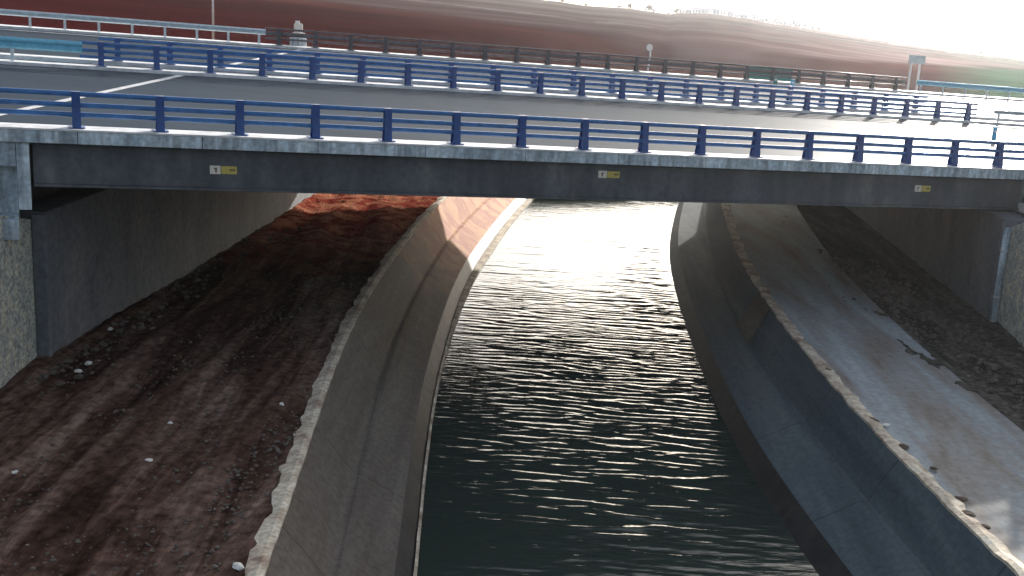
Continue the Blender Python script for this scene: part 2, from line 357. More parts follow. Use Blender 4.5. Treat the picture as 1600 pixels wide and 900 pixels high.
WST = [((122, 581), 'pale stone on the dirt below the left wing wall, nearer the frame edge', .10), ((138, 569), 'pale stone on the dirt below the left wing wall, the bigger of two', .11),
       ((372, 887), 'flat white stone at the bottom of the photo beside the left kerb', .12), ((232, 721), 'small white stone in the middle of the left dirt track', .09),
       ((440, 633), 'small white stone close to the left canal kerb', .08), ((266, 662), 'small ochre stone on the left dirt track above the white one', .06),
       ((172, 515), 'grey stone at the foot of the left abutment wall', .10), ((106, 527), 'stone lying under the corner of the left wing wall', .09),
       ((24, 739), 'small pale stone near the left edge of the photo on the dirt', .07)]
for i, ((px, py), lb, s) in enumerate(WST):
    p = atz(px, py, ZB+.04); o = bpy.data.objects.new('stone', rock_mesh(20+i, .5)); C.objects.link(o); o.data.materials.append(m_wstone)
    o.location = p+np.array([0, 0, .02]); o.scale = (s, s, s); o.rotation_euler = (0, 0, i*1.3); tag(o, lb, 'stone', 'pale stones on the left dirt')
DEB = [((1293, 577), 'dark clump on the right kerb, farthest of the debris row', 0), ((1362, 655), 'dark clod on the right kerb beside the light stone', 0), ((1385, 663), 'light stone among dark clods on the right kerb', 1), ((1412, 697), 'brown clod on the inner edge of the right kerb in mid row', 0),
       ((1459, 731), 'lone brown clod on the pale right track', 0), ((1502, 779), 'brown clod on the track just above the dark pair', 0), ((1512, 803), 'dark clod touching the right kerb near the bottom', 0), ((1540, 822), 'brown clod nearest the bottom right corner', 0)]
m_clod = plain('clod', (.10, .07, .05), .95, 0, .3, 9, .02)
for i, ((px, py), lb, w) in enumerate(DEB):
    p = atz(px, py, ZB+.05); o = bpy.data.objects.new('clod' if not w else 'stone', rock_mesh(40+i, .45)); C.objects.link(o); o.data.materials.append(m_wstone if w else m_clod)
    o.location = p+np.array([0, 0, -.01]); s = (.11, .15, .08, .13, .09, .12, .16, .10)[i]; o.scale = (s*.9, s*1.6, s*.75); o.rotation_euler = (0, 0, i*.9); tag(o, lb, 'clod' if not w else 'stone', 'debris along the right kerb')
# ------------------------------------------------------------------ the bridge
AL = lambda v: -3.0+.47*v          # skewed expansion joints
AR = lambda v: 34.9+.56*v
HR = -.12                          # road surface below the kerb tops
VN, VF = -.40, 33.9
bt = thing('road_bridge', 'wide motorway bridge of dark grey concrete beams over the canal', 'bridge', bp(16, 0, -8))
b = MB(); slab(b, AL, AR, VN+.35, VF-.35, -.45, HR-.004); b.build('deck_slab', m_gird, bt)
# edge strips cast in segments, with thin open joints
def edge(v0, v1, name):
    b = MB(); a = -30.
    while a < 80:
        jt = random.uniform(-.004, .004)
        slab(b, const(a+.008), const(a+2.992), v0+jt, v1+jt, -.36, -.05); a += 3
    return b.build(name, m_fasc, bt, bevel=.012)
edge(VN, VN+.33, 'edge_fascia'); edge(VF-.33, VF, 'edge_fascia')
b = MB(); slab(b, const(-30), const(80), VN-.02, .3, -.046, 0); b.build('kerb', m_kerb, bt)
b = MB(); slab(b, const(-30), const(80), VF-.9, VF+.02, -.046, 0); slab(b, const(-30), const(80), VF-.9, VF-.36, HR-.05, -.05); b.build('kerb', m_kerb, bt)
b = MB(); slab(b, const(-30), const(80), .02, .3, HR-.05, -.05); b.build('kerb_face', m_kerb, bt)
b = MB(); slab(b, const(-30), const(80), 15.45, 16.15, HR-.03, 0.); b.build('kerb', m_kerb, bt)
b = MB(); slab(b, const(-30), const(80), 17.95, 18.65, HR-.03, 0.); b.build('kerb', m_kerb, bt)
GL = lambda v: -1.2+.42*v; GR = lambda v: 31.35+.52*v
for i in range(12):
    v0 = -.06+i*2.95
    if i == 11: v0 = VF-1.1
    b = MB(); w = .95
    A0, A1 = GL(0)+.42*v0, GR(0)+.52*v0
    if i == 0: A0 = -1.05; A1 = 31.2
    if i == 0:
        slab(b, const(A0), const(A1), v0, v0+w, -1.42, -.44); slab(b, const(A0), const(A1), v0-.05, v0+w+.05, -1.50, -1.425)
    else: slab(b, const(A0), const(A1), v0, v0+w, -1.48, -.45)
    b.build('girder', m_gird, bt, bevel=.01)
for J in (AL, AR):
    for va, vb_ in ((.3, 15.4), (18.7, 33)):
        b = MB(); b.add([bp(J(va)-.15, va, HR+.006), bp(J(va)+.15, va, HR+.006), bp(J(vb_)+.15, vb_, HR+.006), bp(J(vb_)-.15, vb_, HR+.006)], [(0, 1, 2, 3)])
        b.build('expansion_joint', m_joint, bt)
# drip stains etc are in the concrete material; roads
def road(name, v0, v1):
    b = MB(); n = 60
    for i in range(n):
        a0 = -60+i*5; b.add([bp(a0, v0, HR), bp(a0+5, v0, HR), bp(a0+5, v1, HR), bp(a0, v1, HR)], [(0, 1, 2, 3)])
    me = b.mesh(bp(0, v0, HR)); bm = bmesh.new(); bm.from_mesh(me); bmesh.ops.remove_doubles(bm, verts=bm.verts, dist=.001); bm.to_mesh(me); bm.free()
    return tag(link(name, me, m_asph, None, bp(0, v0, HR)), kind='structure')
road('near_road', .3, 15.45); road('far_road', 18.65, VF-.9)
b = MB(); slab(b, const(-60), const(240), 16.15, 17.95, HR-.2, HR-.05); tag(b.build('median_strip', m_gird), kind='structure')
b = MB()
def mark(a0, a1, v, w=.15): b.add([bp(a0, v, HR+.005), bp(a1, v, HR+.005), bp(a1, v+w, HR+.005), bp(a0, v+w, HR+.005)], [(0, 1, 2, 3)])
for a in np.arange(-34, 120, 13.4): mark(a+4.2, a+8.4, 27.5, .18)
mark(-60, 240, 32.1, .16); mark(-60, 240, 19.5, .14)
tag(b.build('road_markings', m_mark), kind='structure')
# ------------------------------------------------------------------ abutments and wing walls
GZ = ZB-.6
def wall_prism(mb, pts, t, z0, z1s):      # pts plan polyline, t thickness vector side, z1s tops
    for i in range(len(pts)-1):
        p, q = np.array(pts[i]), np.array(pts[i+1]); d = q-p; d = d/np.linalg.norm(d); nn = np.array([-d[1], d[0]])*t
        mb.hexa([(p[0], p[1], z0), (q[0], q[1], z0), (q[0]+nn[0], q[1]+nn[1], z0), (p[0]+nn[0], p[1]+nn[1], z0),
                 (p[0], p[1], z1s[i]), (q[0], q[1], z1s[i+1]), (q[0]+nn[0], q[1]+nn[1], z1s[i+1]), (p[0]+nn[0], p[1]+nn[1], z1s[i])])
FLn = atz(80, 545, 2.3)[:2]; FLf = atz(447, 326, 2.3)[:2]
FRn = atz(1543, 497, 2.1)[:2]; FRf = np.array([17.9, 62.])
dL = (FLf-FLn)/np.linalg.norm(FLf-FLn); FLf = FLn+dL*31
dR = (FRf-FRn)/np.linalg.norm(FRf-FRn); FRf = FRn+dR*31
def top_at(p, off):     # deck height above a plan point
    w = np.array([p[0], p[1], 0])-P0; v = w@L; a = ((w-v*L)@np.array([D[0], D[1], 0]))/(D[0]**2+D[1]**2); return bp(a, v, off)[2], a, v
la = thing('abutment', 'left abutment, dark concrete wall carrying the beam ends', 'bridge abutment', (FLn[0], FLn[1], ZB))
ZLT = CZ+ray(64, 332)[2]*math.hypot(*FLn)/math.hypot(*ray(64, 332)[:2])
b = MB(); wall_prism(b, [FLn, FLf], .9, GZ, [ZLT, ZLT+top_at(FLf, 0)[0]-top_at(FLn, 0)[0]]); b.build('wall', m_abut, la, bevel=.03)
b = MB(); o = np.array([-1.25, 0]); wall_prism(b, [FLn+o+dL*1.2, FLf+o], .6, 4, [top_at(FLn, -.5)[0], top_at(FLf, -.5)[0]]); b.build('back_wall', m_gird, la)
ra = thing('abutment', 'right abutment, dark concrete wall with a pale corner under the beam ends', 'bridge abutment', (FRn[0], FRn[1], ZB))
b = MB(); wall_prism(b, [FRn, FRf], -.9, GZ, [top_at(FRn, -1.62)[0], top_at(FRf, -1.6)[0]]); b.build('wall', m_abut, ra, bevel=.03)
b = MB(); o = np.array([1.4, 0]); wall_prism(b, [FRn+o+dR*.8, FRf+o], -.6, 4, [top_at(FRn, -.5)[0], top_at(FRf, -.5)[0]]); b.build('back_wall', m_gird, ra)
# corner strip at the joint between abutment and wing wall
b = MB(); b.box(FLn[0]-.28, FLn[0]+.06, FLn[1]-.22, FLn[1]-.01, GZ, ZLT-.03); b.build('corner_strip', m_abut, la, bevel=.02)
# left wing wall, split-faced, runs towards the camera
W0 = FLn+np.array([-.30, -.12]); g = atz(0, 592, 2.3)[:2]; dW = (g-W0)/np.linalg.norm(g-W0)
if abs(dW[0]) < .5: pass
W1 = W0+dW*9
def ztop_px(px, py, p):     # height on the vertical through plan point p, as seen in the photo at row py
    r = ray(px, py); t = math.hypot(*p)/math.hypot(r[0], r[1]); return CZ+r[2]*t
zt0 = ztop_px(62, 343, W0); zt1 = ztop_px(0, 333, g)
lw = thing('wing_wall', 'left wing wall of pale rough-faced concrete at the frame edge', 'retaining wall', (W0[0], W0[1], ZB))
b = MB(); dd = np.linalg.norm(g-W0); wall_prism(b, [W0, g, W1], -.5, GZ, [zt0, zt1, zt1+(zt1-zt0)/dd*(9-dd)*.0-.6]); b.build('wall', m_split, lw, bevel=.02)
G1 = atz(1600, 541, 2.1)[:2]; W2 = FRn+np.array([.25, -.10]); dV = (G1-W2)/np.linalg.norm(G1-W2)
zr0 = ztop_px(1560, 352, W2); zr1 = ztop_px(1600, 322, G1)
rw = thing('wing_wall', 'right wing wall of grey concrete beside the drain pipe', 'retaining wall', (W2[0], W2[1], ZB))
b = MB(); wall_prism(b, [W2, G1, W2+dV*9], .5, GZ, [zr0, zr1-.2, zr1-.6]); b.build('wall', m_split, rw, bevel=.02)
# pale pipe at the right corner
pp = thing('drain_pipe', 'pale vertical pipe at the corner of the right abutment wall', 'pipe', (FRn[0]+.1, FRn[1]-.25, ZB))
b = MB(); zpt = ztop_px(1553, 352, FRn); tube(b, (FRn[0]+.1, FRn[1]-.25, ZB-.1), (FRn[0]+.1, FRn[1]-.25, zpt), .12, 14); b.build('pipe', m_fasc, pp, smooth=True)
b = MB()
for k in (.25, .75): b = MB(); tube(b, (FRn[0]+.1, FRn[1]-.25, ZB+k*(zpt-ZB)), (FRn[0]+.1, FRn[1]-.25, ZB+k*(zpt-ZB)+.06), .14, 14); b.build('clamp', m_galv, pp)
# end blocks under the edge strip beside the beam ends
b = MB()
slab(b, const(-1.42), const(-1.12), -.30, .9, -2.05, -.37)          # upright beside the beam
slab(b, const(-9), const(-1.43), -.28, 1.2, -.98, -.37)             # solid head block
slab(b, const(-9), const(-2.15), -.24, .2, -1.45, -1.06)            # lower ledge
slab(b, const(-9), const(-1.43), .35, 1.6, -2.6, -.99)
slab(b, const(-9), const(-1.43), -.6, 1.2, -2.75, -2.25)
b.build('end_block', m_fasc, la, bevel=.02)
b = MB()
slab(b, const(31.42), const(40), -.26, 1.2, -.95, -.37)
slab(b, const(31.6), const(40), .35, 1.6, -2.4, -.96)
b.build('end_block', m_fasc, ra, bevel=.02)
b = MB(); slab(b, const(32.0), const(32.75), -.5, .3, -1.22, -.86); slab(b, const(31.5), const(32.4), -.35, .3, -1.62, -1.28); b.build('bearing_block', m_white, ra, bevel=.06)
# embankments behind the wings
def embank(a0f, a1, s):
    b = MB(); n = 14
    secs = []
    for i in range(n+1):
        t = i/n
        sec = []
        for v, z in ((-9.5, ZB-.3), (-6, 3.6), (-3.4, 5.0), (-.9, None), (-.3, None), (34.2, None), (36, None), (47, ZB)):
            vv = v
            a = a0f(max(min(v, 34), 0)) if v > -.5 else a0f(0)+s*0.0
            if v < -.5: a = a0f(0) + s*(.4 + (-v)*.10)
            a = a+(a1-a)*t
            if z is None: z = bp(a, v, -1.1 if v < -.5 else (-1.35 if v < 34 else -1.0))[2]
            if t > .3 and v < -1: z = max(z, bp(a, v, -1.2+(v+.9)*.55)[2])
            p = bp(a, vv); sec.append((p[0], p[1], z+.12*noise.noise(Vector((p[0]*.7, p[1]*.7, 3)))))
        secs.append(sec)
    m = len(secs[0]); v = [p for q in secs for p in q]; f = []
    for i in range(n):
        for j in range(m-1): f.append((i*m+j, i*m+j+1, (i+1)*m+j+1, (i+1)*m+j))
    b.add(v, f); return tag(b.build('embankment', m_soilbank), kind='structure')
embank(lambda v: -2.6+.42*v, -70, -1); embank(lambda v: 33.2+.54*v, 240, 1)
# ------------------------------------------------------------------ parapets
def post_mesh(h, w=.20, d0=.34, d1=.16, plate=True):
    b = MB()
    z0 = .02
    # H-section: two flanges and a web, deeper at the foot
    def dep(z): t = z/h; return d1+(d0-d1)*(1-t)**2.2
    zs = [z0, h*.15, h*.35, h*.6, h]
    for i in range(len(zs)-1):
        a, c = zs[i], zs[i+1]; da, dc = dep(a)/2, dep(c)/2
        for y0, y1 in ((-1, -1), (1, 1)):
            ya, yc = da*y0, dc*y0; t = .022*(-y0)
            b.hexa([(-w/2, ya, a), (w/2, ya, a), (w/2, ya+t, a), (-w/2, ya+t, a), (-w/2, yc, c), (w/2, yc, c), (w/2, yc+t, c), (-w/2, yc+t, c)])
        b.hexa([(-.035, -da+.02, a), (.035, -da+.02, a), (.035, da-.02, a), (-.035, da-.02, a), (-.035, -dc+.02, c), (.035, -dc+.02, c), (.035, dc-.02, c), (-.035, dc-.02, c)])
    b.box(-w/2-.01, w/2+.01, -d1/2-.01, d1/2+.01, h, h+.02)
    if plate: b.box(-.19, .19, -d0/2-.05, d0/2+.05, 0, .024)
    return b.mesh()
def rail_part(t, a0, a1, v, h, rx, rz, m, name='rail'):
    b = MB(); n = max(1, int((a1-a0)/6))
    def ring(a): return [bp(a, v+rx*math.cos(q), h+rz*math.sin(q)) for q in [2*PI*i/10 for i in range(10)]]
    b.sweep([a0+(a1-a0)*i/n for i in range(n+1)], ring); return b.build(name, m, t, smooth=True)
def parapet(label, v, a_first, n, a0, a1, mp, mr, hs=(.83, .56, .32), h=.87, rr=.064, panel=None):
    t = thing('parapet', label, 'bridge railing', bp(a_first, v), None)
    pm = post_mesh(h)
    for k in range(n):
        p = bp(a_first+2*k, v); link('post', pm, mp, t, p, (0, 0, YAW))
    for q in hs: rail_part(t, a0, a1, v, q, rr, rr, mr)
    return t
t1 = parapet('near blue parapet with three rails along the front edge of the bridge', -.02, -12, 29, -13, 45, m_blue, m_rail)
t2 = parapet('front blue railing of the median pair, its posts casting shadows on the near road', 15.8, 1.36, 22, .6, 43.9, m_blue, m_rail)
t3 = parapet('rear blue railing of the median pair, behind the front one', 18.3, 2.1, 21, 1.4, 42.8, m_blue, m_rail)
t4 = parapet('far dull grey parapet in front of the red field', VF-.55, 11.34, 22, 10.6, 54.2, m_dark, m_darkrail, hs=(.86, .33), rr=.055)
rail_part(t4, 10.6, 54.2, VF-.55, .6, .03, .12, m_darkrail)
gp = MB(); slab(gp, const(41.3), const(44.9), VF-.50, VF-.47, .08, .82)
gp.build('green_panel', m_teal, t4)
# w-beam guardrails
def wbeam(name, label, v, a0, a1, m, mp, step=2., h=.75, first=None, deep=.34, face=-1):
    t = thing(name, label, 'guardrail', bp(a0, v), None)
    prof = [(0, -.5), (.25, -.45), (1, -.33), (1, -.20), (.15, -.05), (.15, .05), (1, .20), (1, .33), (.25, .45), (0, .5)]
    pr = [(face*(.04+.075*x), z*deep) for x, z in prof] + [(face*(.025+.075*x), z*deep) for x, z in prof[::-1]]
    b = MB(); n = max(1, int((a1-a0)/4))
    b.sweep([a0+(a1-a0)*i/n for i in range(n+1)], lambda a: [bp(a, v+x, h-deep/2+z) for x, z in pr]); b.build('beam', m, t)
    pm = MB(); pm.box(-.06, .06, -.035, .03, 0, h-.04); pm = pm.mesh()
    a = a0+.5 if first is None else first
    while a < a1: link('post', pm, mp, t, bp(a, v+.06*(-face)), (0, 0, YAW)); a += step
    return t
wbeam('guardrail', 'pale blue steel guardrail on the median left of the blue railings', 15.75, -30, .7, m_cyan, m_galv, 3.2, .86, -1.7, .42)
wbeam('guardrail', 'light grey steel guardrail left of the white marker, beyond the far road', VF-.6, -14, 10.6, m_galv, m_galv, 1.63, .8, -12.55, .30)
wbeam('guardrail', 'pale steel guardrail continuing right of the dull far parapet', VF-.6, 55, 140, m_cyan, m_galv, 2, .8)
wbeam('guardrail', 'thin steel guardrail on the median at the right edge of the photo', 15.8, 45, 140, m_galv, m_galv, 2, .62, None, .22)
b = MB(); slab(b, const(-30), const(10.8), VF-.95, VF-.3, -.1, .004)
# ------------------------------------------------------------------ plates on the edge girder
gv = -.055
for (px, py, w, h), lb in zip([(349, 265.5, 42, 13), (951, 272.5, 33, 11), (1441, 294.5, 24, 10)],
        ['small white and yellow plate on the beam, leftmost and brightest of three', 'small white and yellow plate on the beam above the canal water', 'small faded yellow plate on the beam, rightmost of three']):
    c = hit_face(px, py, gv); c1 = hit_face(px-w/2, py, gv); c2 = hit_face(px+w/2, py, gv); W = np.linalg.norm(c2-c1)
    H = abs(hit_face(px, py-h/2, gv)[2]-hit_face(px, py+h/2, gv)[2])
    t = thing('warning_plate', lb, 'sign plate', c, 'plates on the edge beam')
    Dh = D; Zv = np.array([0, 0, 1.])
    def pl(x0, x1, z0, z1, d0, d1):
        b = MB(); q = lambda x, d, z: c+Dh*(x*W)+Zv*(z*H)-L*d
        b.hexa([q(x0, d1, z0), q(x1, d1, z0), q(x1, d0, z0), q(x0, d0, z0), q(x0, d1, z1), q(x1, d1, z1), q(x1, d0, z1), q(x0, d0, z1)]); return b
    pl(-.5, -.11, -.5, .5, .012, .035).build('white_square', m_pale, t)
    pl(-.08, .5, -.46, .46, .012, .035).build('yellow_panel', m_yel, t)
    bb = pl(-.37, -.24, .12, .24, .036, .040); b3 = pl(-.31 if px < 900 else -.36, -.25 if px < 900 else -.30, -.30, .11, .036, .040)
    bb.add(b3.v, b3.f); bb.build('mark', m_ink, t)
    bb = pl(.22, .44, -.05, .12, .036, .040); bb.build('stripe', m_ink, t)
# ------------------------------------------------------------------ things beyond and on the road
def vbox(t, name, m, x0, x1, y0, y1, z0, z1, base, bevel=0):
    b = MB(); b.box(x0, x1, y0, y1, z0, z1); me = b.mesh(); o = link(name, me, m, t, base, (0, 0, YAW))
    if bevel: q = o.modifiers.new('b', 'BEVEL'); q.width = bevel; q.segments = 2
    return o
lpB = bp(8.6, 36.2, -.9)
def on_v(px, py, v):
    r = ray(px, py); n = np.array([-L[1]*0+L[0], L[1], 0]); t = ((P0-CAM)@L+v)/(r@L); return CAM+r*t
q = on_v(333, 58, 36.0); lp = thing('lamp_post', 'thin pale lamp post rising behind the far left guardrail', 'lamp post', (q[0], q[1], q[2]-1))
b = MB(); tube(b, (q[0], q[1], q[2]-1.2), (q[0], q[1], q[2]+8.5), .07, 12, .045); b.build('pole', m_galv, lp, smooth=True)
b = MB(); tube(b, (q[0], q[1], q[2]+8.4), (q[0]+L[0]*-1.2, q[1]+L[1]*-1.2, q[2]+8.9), .035, 8); b.build('arm', m_galv, lp, smooth=True)
b = MB(); c = np.array([q[0]-L[0]*1.5, q[1]-L[1]*1.5, q[2]+8.92]); b.hexa([c+np.array(p) for p in [(-.14, -.35, -.05), (.14, -.35, -.05), (.14, .35, -.05), (-.14, .35, -.05), (-.09, -.3, .06), (.09, -.3, .06), (.09, .3, .06), (-.09, .3, .06)]]); b.build('lamp_head', m_galv, lp)
q = on_v(466, 69, 34.4); t = thing('crash_cushion', 'white stacked marker post where the left guardrail meets the far parapet', 'marker', q-np.array([0, 0, .2]))
vbox(t, 'base', m_fasc, -.42, .42, -.3, .3, -.2, .34, q, .05); vbox(t, 'middle_block', m_white, -.32, .36, -.22, .22, .36, .62, q, .05); vbox(t, 'upper_block', m_pale, -.22, .22, -.16, .16, .64, 1.12, q, .05); vbox(t, 'cap', m_white, -.16, .06, -.12, .12, 1.13, 1.26, q, .03)
# small round sign with a bent post
q = on_v(1014, 92, 36); t = thing('round_sign', 'tiny round sign on a short bent post behind the far parapet', 'sign', q-np.array([0, 0, 1]))
b = MB(); tube(b, q+np.array([-.06, 0, -1.2]), q+np.array([.06, 0, .25]), .05, 8); tube(b, q+np.array([.06, 0, .25]), q+np.array([.02, 0, .62]), .05, 8); b.build('post', m_galv, t)
b = MB(); c = q+np.array([-.02, 0, .72]); tube(b, c-L*.03, c+L*.03, .21, 18); b.build('disc', m_white, t)
b = MB(); tube(b, c-L*.035, c-L*.045, .13, 18); b.build('disc_centre', m_pale, t)
# two-legged direction sign on the right
q = on_v(1427, 126, 37); sc2 = 1800/np.linalg.norm(q-CAM)
t = thing('direction_sign', 'pale blank sign panel on two white legs beyond the far right guardrail', 'sign', q-np.array([0, 0, 1]))
hh = 36/sc2
for s in (-1, 1):
    b = MB(); tube(b, q+D*s*7/sc2*1.15+np.array([0, 0, -1.5]), q+D*s*7/sc2*1.15+np.array([0, 0, hh*.9]), .09, 10); b.build('leg', m_white, t)
b = MB(); Wd = 13.5/sc2*1.1; c = q-L*.12
b.hexa([c+D*x+L*y+np.array([0, 0, z]) for z in (hh*.68, hh) for x, y in ((-Wd, 0), (Wd, 0), (Wd, .05), (-Wd, .05))]); b.build('panel', m_galv, t)
# light blue delineators
for (px, py, v, hgt, m), lb in zip([(1552, 222, 6.9, 22, m_delin), (1237, 142, 27.0, 17, m_delin), (1211, 135, 29.0, 14, m_teal)],
        ['light blue delineator post standing on the near road at the right', 'light blue delineator post seen between the median railings and the far parapet', 'dull green delineator post just left of the light blue one on the far road']):
    r = ray(px, py); nn = np.cross(D, L+np.array([0, 0, XF])); tt = ((P0-CAM+np.array([0, 0, HR]))@nn)/(r@nn); p = CAM+r*tt; s = np.linalg.norm(p-CAM)/1800
    t = thing('delineator', lb, 'road marker', p, 'delineator posts on the motorway')
    H = hgt*s; w = 3.6*s
    vbox(t, 'foot', m_dark, -w*1.3, w*1.3, -w, w, 0, .05, p, .01); vbox(t, 'blade', m, -w, w, -.03, .03, .05, H, p, .015); vbox(t, 'reflector', m_white, -w*.6, w*.6, -.036, -.031, H*.62, H*.80, p)
# ------------------------------------------------------------------ hills beyond
crest = [(-900, -150), (0, -78), (300, -50), (600, -24), (870, 2), (917, 9), (985, 13), (1010, 17), (1045, 22), (1062, 20), (1110, 21), (1170, 29), (1200, 36), (1250, 42), (1300, 51), (1400, 67), (1500, 81), (1600, 93), (2500, 200)]
bound = [(-900, -60), (0, -20), (430, -4), (560, 12), (700, 27), (850, 47), (1000, 66), (1150, 82), (1350, 97), (1600, 112), (2500, 160)]
def azdep(px, py):
    r = ray(px, py); return math.atan2(r[0], r[1]), -math.atan2(r[2], math.hypot(r[0], r[1]))
ca = np.array([azdep(*p) for p in crest]); ba = np.array([azdep(*p) for p in bound])
RC = 620.
def r_start(az):
    u = np.array([math.sin(az), math.cos(az)]); den = u@L[:2]
    t = ((P0[:2]-CAM[:2])@L[:2]+37.5)/max(den, .12); return min(t, 500)
def hz(az, r):
    r0 = r_start(az); p0 = np.array([math.sin(az)*r0, math.cos(az)*r0]); z0 = top_at(p0, -1.1)[0]
    dep = np.interp(az, ca[:, 0], ca[:, 1]); zc = CZ-RC*math.tan(dep)
    if r <= RC: t = (r-r0)/(RC-r0); z = z0+(zc-z0)*t
    else: z = zc-(r-RC)*.05-((r-RC)/400)**2*4
    return z
azs = np.radians(np.arange(-46, 50, .2)); rn = 110
v = []; f = []; col = []
def lerp(a, b, t): t = max(0, min(1, t)); return np.array(a)*(1-t)+np.array(b)*t
for az in azs:
    r0 = r_start(az); 
    rs = [r0+(RC-r0)*(i/(rn-14))**1.6 for i in range(rn-13)]+[RC*(1+.15*(i**1.8)) for i in range(1, 14)]
    bd = np.interp(az, ba[:, 0], ba[:, 1])
    for r in rs:
        x, y = math.sin(az)*r, math.cos(az)*r; z = hz(az, r)
        n1 = noise.noise(Vector((x*.012, y*.02, 0))); n2 = noise.noise(Vector((x*.05, y*.08, 7)))
        if r < RC*.97 and r > r0+20: z += (n1*.25+n2*.08)*min(1, (r-r0-20)/60)*.6
        dep = math.atan2(CZ-z, r)
        # canal cutting
        if y < 165:
            xc = (xrl(min(y, 121))+xrr(min(y, 121)))/2+max(0, y-121)*.5
            w = abs(x-xc); k = max(0, min(1, (34-w)/14))*max(0, min(1, (165-y)/40)); z = z*(1-k)+min(z, 1.3)*k
        # ploughed red field below the boundary, tan stubble above, pale strips further up
        c = lerp((.026, .0052, .006), (.046, .010, .0105), .5+n1*1.6+n2*.5)
        s = (bd-dep)/math.radians(.16)+n2*.7
        tan = lerp((.055, .032, .031), (.085, .058, .055), .5+n2*1.4+n1*1.2)
        c = lerp(c, (.12, .04, .032), .5*math.exp(-((s+.6)/.8)**2)*(.5+n1))
        k2 = 1+2.2*max(0, min(1, (az-math.radians(4))/math.radians(18))); c = lerp(c, tan*k2, s); c = np.array(c)*(1+.35*max(0, min(1, (az-math.radians(12))/math.radians(8))))  # field colours brightened toward the right, glare put into the colour
        cd = np.interp(az, ca[:, 0], ca[:, 1]); u = (dep-cd)/max(1e-4, (bd-cd))
        if 0 < u < .40: c = lerp(c, (.10, .078, .072), .5+n1*2)
        if .12+.05*n2 < u < .17+.05*n1: c = np.array((.055, .038, .033))
        if .45+.04*n1 < u < .50+.06*n2: c = np.array((.13, .11, .10))
        if az > math.radians(19.2): c = lerp(c, (.07, .14, .085), (az-math.radians(19.2))/.05*(1 if u > .9 else .4))
        v.append((x, y, z)); col.append((*c, 1))
rn2 = len(rs)
for i in range(len(azs)-1):
    for j in range(rn2-1): f.append((i*rn2+j, (i+1)*rn2+j, (i+1)*rn2+j+1, i*rn2+j+1))
me = bpy.data.meshes.new('hills'); me.from_pydata(v, [], f); me.update()
ca_ = me.color_attributes.new('field', 'FLOAT_COLOR', 'POINT'); ca_.data.foreach_set('color', np.array(col, dtype=np.float32).ravel())
me.polygons.foreach_set('use_smooth', [True]*len(me.polygons))
m_field = bpy.data.materials.new('fields'); m_field.use_nodes = True
def _f():
    nt = m_field.node_tree; N = nt.nodes; K = nt.links; b = N['Principled BSDF']; b.inputs['Roughness'].default_value = .95; b.inputs['Specular IOR Level'].default_value = 0
    at = N.new('ShaderNodeAttribute'); at.attribute_name = 'field'; tc = N.new('ShaderNodeTexCoord')
    mp = N.new('ShaderNodeMapping'); mp.inputs['Scale'].default_value = (.25, 1.0, .3); mp.inputs['Rotation'].default_value = (0, 0, -.25); K.new(tc.outputs['Object'], mp.inputs['Vector'])
    no = N.new('ShaderNodeTexNoise'); no.inputs['Scale'].default_value = .12; no.inputs['Detail'].default_value = 9; no.inputs['Roughness'].default_value = .7; K.new(mp.outputs['Vector'], no.inputs['Vector'])
    mr = N.new('ShaderNodeMapRange'); mr.inputs['From Min'].default_value = .3; mr.inputs['From Max'].default_value = .7; mr.inputs['To Min'].default_value = .72; mr.inputs['To Max'].default_value = 1.3
    K.new(no.outputs['Fac'], mr.inputs['Value']); mx = N.new('ShaderNodeVectorMath'); mx.operation = 'SCALE'; K.new(at.outputs['Color'], mx.inputs[0]); K.new(mr.outputs['Result'], mx.inputs['Scale']); K.new(mx.outputs['Vector'], b.inputs['Base Color'])
_f()
tag(link('hills', me, m_field), kind='structure')
# ------------------------------------------------------------------ crest: houses, trees
def hill_pt(px, back=1.0):
    py = np.interp(px, [c[0] for c in crest], [c[1] for c in crest]); az, dep = azdep(px, py); r = RC*back
    return np.array([math.sin(az)*r, math.cos(az)*r, hz(az, r)])
m_houseW = plain('house_white', (.82, .83, .84), .7, 0, .06, .3); m_roof = plain('pale_roof', (.72, .72, .74), .8, 0, .15, .3); m_win = plain('window_dark', (.06, .07, .09), .3)
rnd = random.Random(3)
hx = [1066, 1076, 1087, 1097, 1108, 1119, 1130, 1141, 1152, 1163, 1176, 1190, 1204, 1218, 1232, 1246]
for i, px in enumerate(hx):
    p = hill_pt(px, .975 if i % 2 else .99); p[2] -= .3
    w = rnd.uniform(2.6, 3.6); d = rnd.uniform(3, 4.5); h = rnd.uniform(1.7, 2.6)*(1 if px < 1180 else .8); yaw = -.3+rnd.uniform(-.15, .15)
    pos = ['leftmost white house of the village on the crest'] + ['']*15
    t = thing('house', '%s white house of the crest village counted from the left' % ['first', 'second', 'third', 'fourth', 'fifth', 'sixth', 'seventh', 'eighth', 'ninth', 'tenth', 'eleventh', 'twelfth', 'thirteenth', 'fourteenth', 'fifteenth', 'sixteenth and last'][i], 'house', p, 'white houses along the crest')
    b = MB(); b.box(-w/2, w/2, -d/2, d/2, -2, h); link('wall', b.mesh(), m_houseW, t, p, (0, 0, yaw))
    b = MB(); o_ = .25
    b.add([(-w/2-o_, -d/2-o_, h), (w/2+o_, -d/2-o_, h), (w/2+o_, d/2+o_, h), (-w/2-o_, d/2+o_, h), (-w/2-o_, 0, h+.8), (w/2+o_, 0, h+.8)], [(0, 1, 5, 4), (2, 3, 4, 5), (0, 4, 3), (1, 2, 5), (0, 3, 2, 1)])
    link('roof', b.mesh(), m_roof, t, p, (0, 0, yaw))
    for k in (-.28, .28):
        b = MB(); b.box(w*k-.2, w*k+.2, -d/2-.04, -d/2+.02, h*.4, h*.7); link('window', b.mesh(), m_win, t, p, (0, 0, yaw))
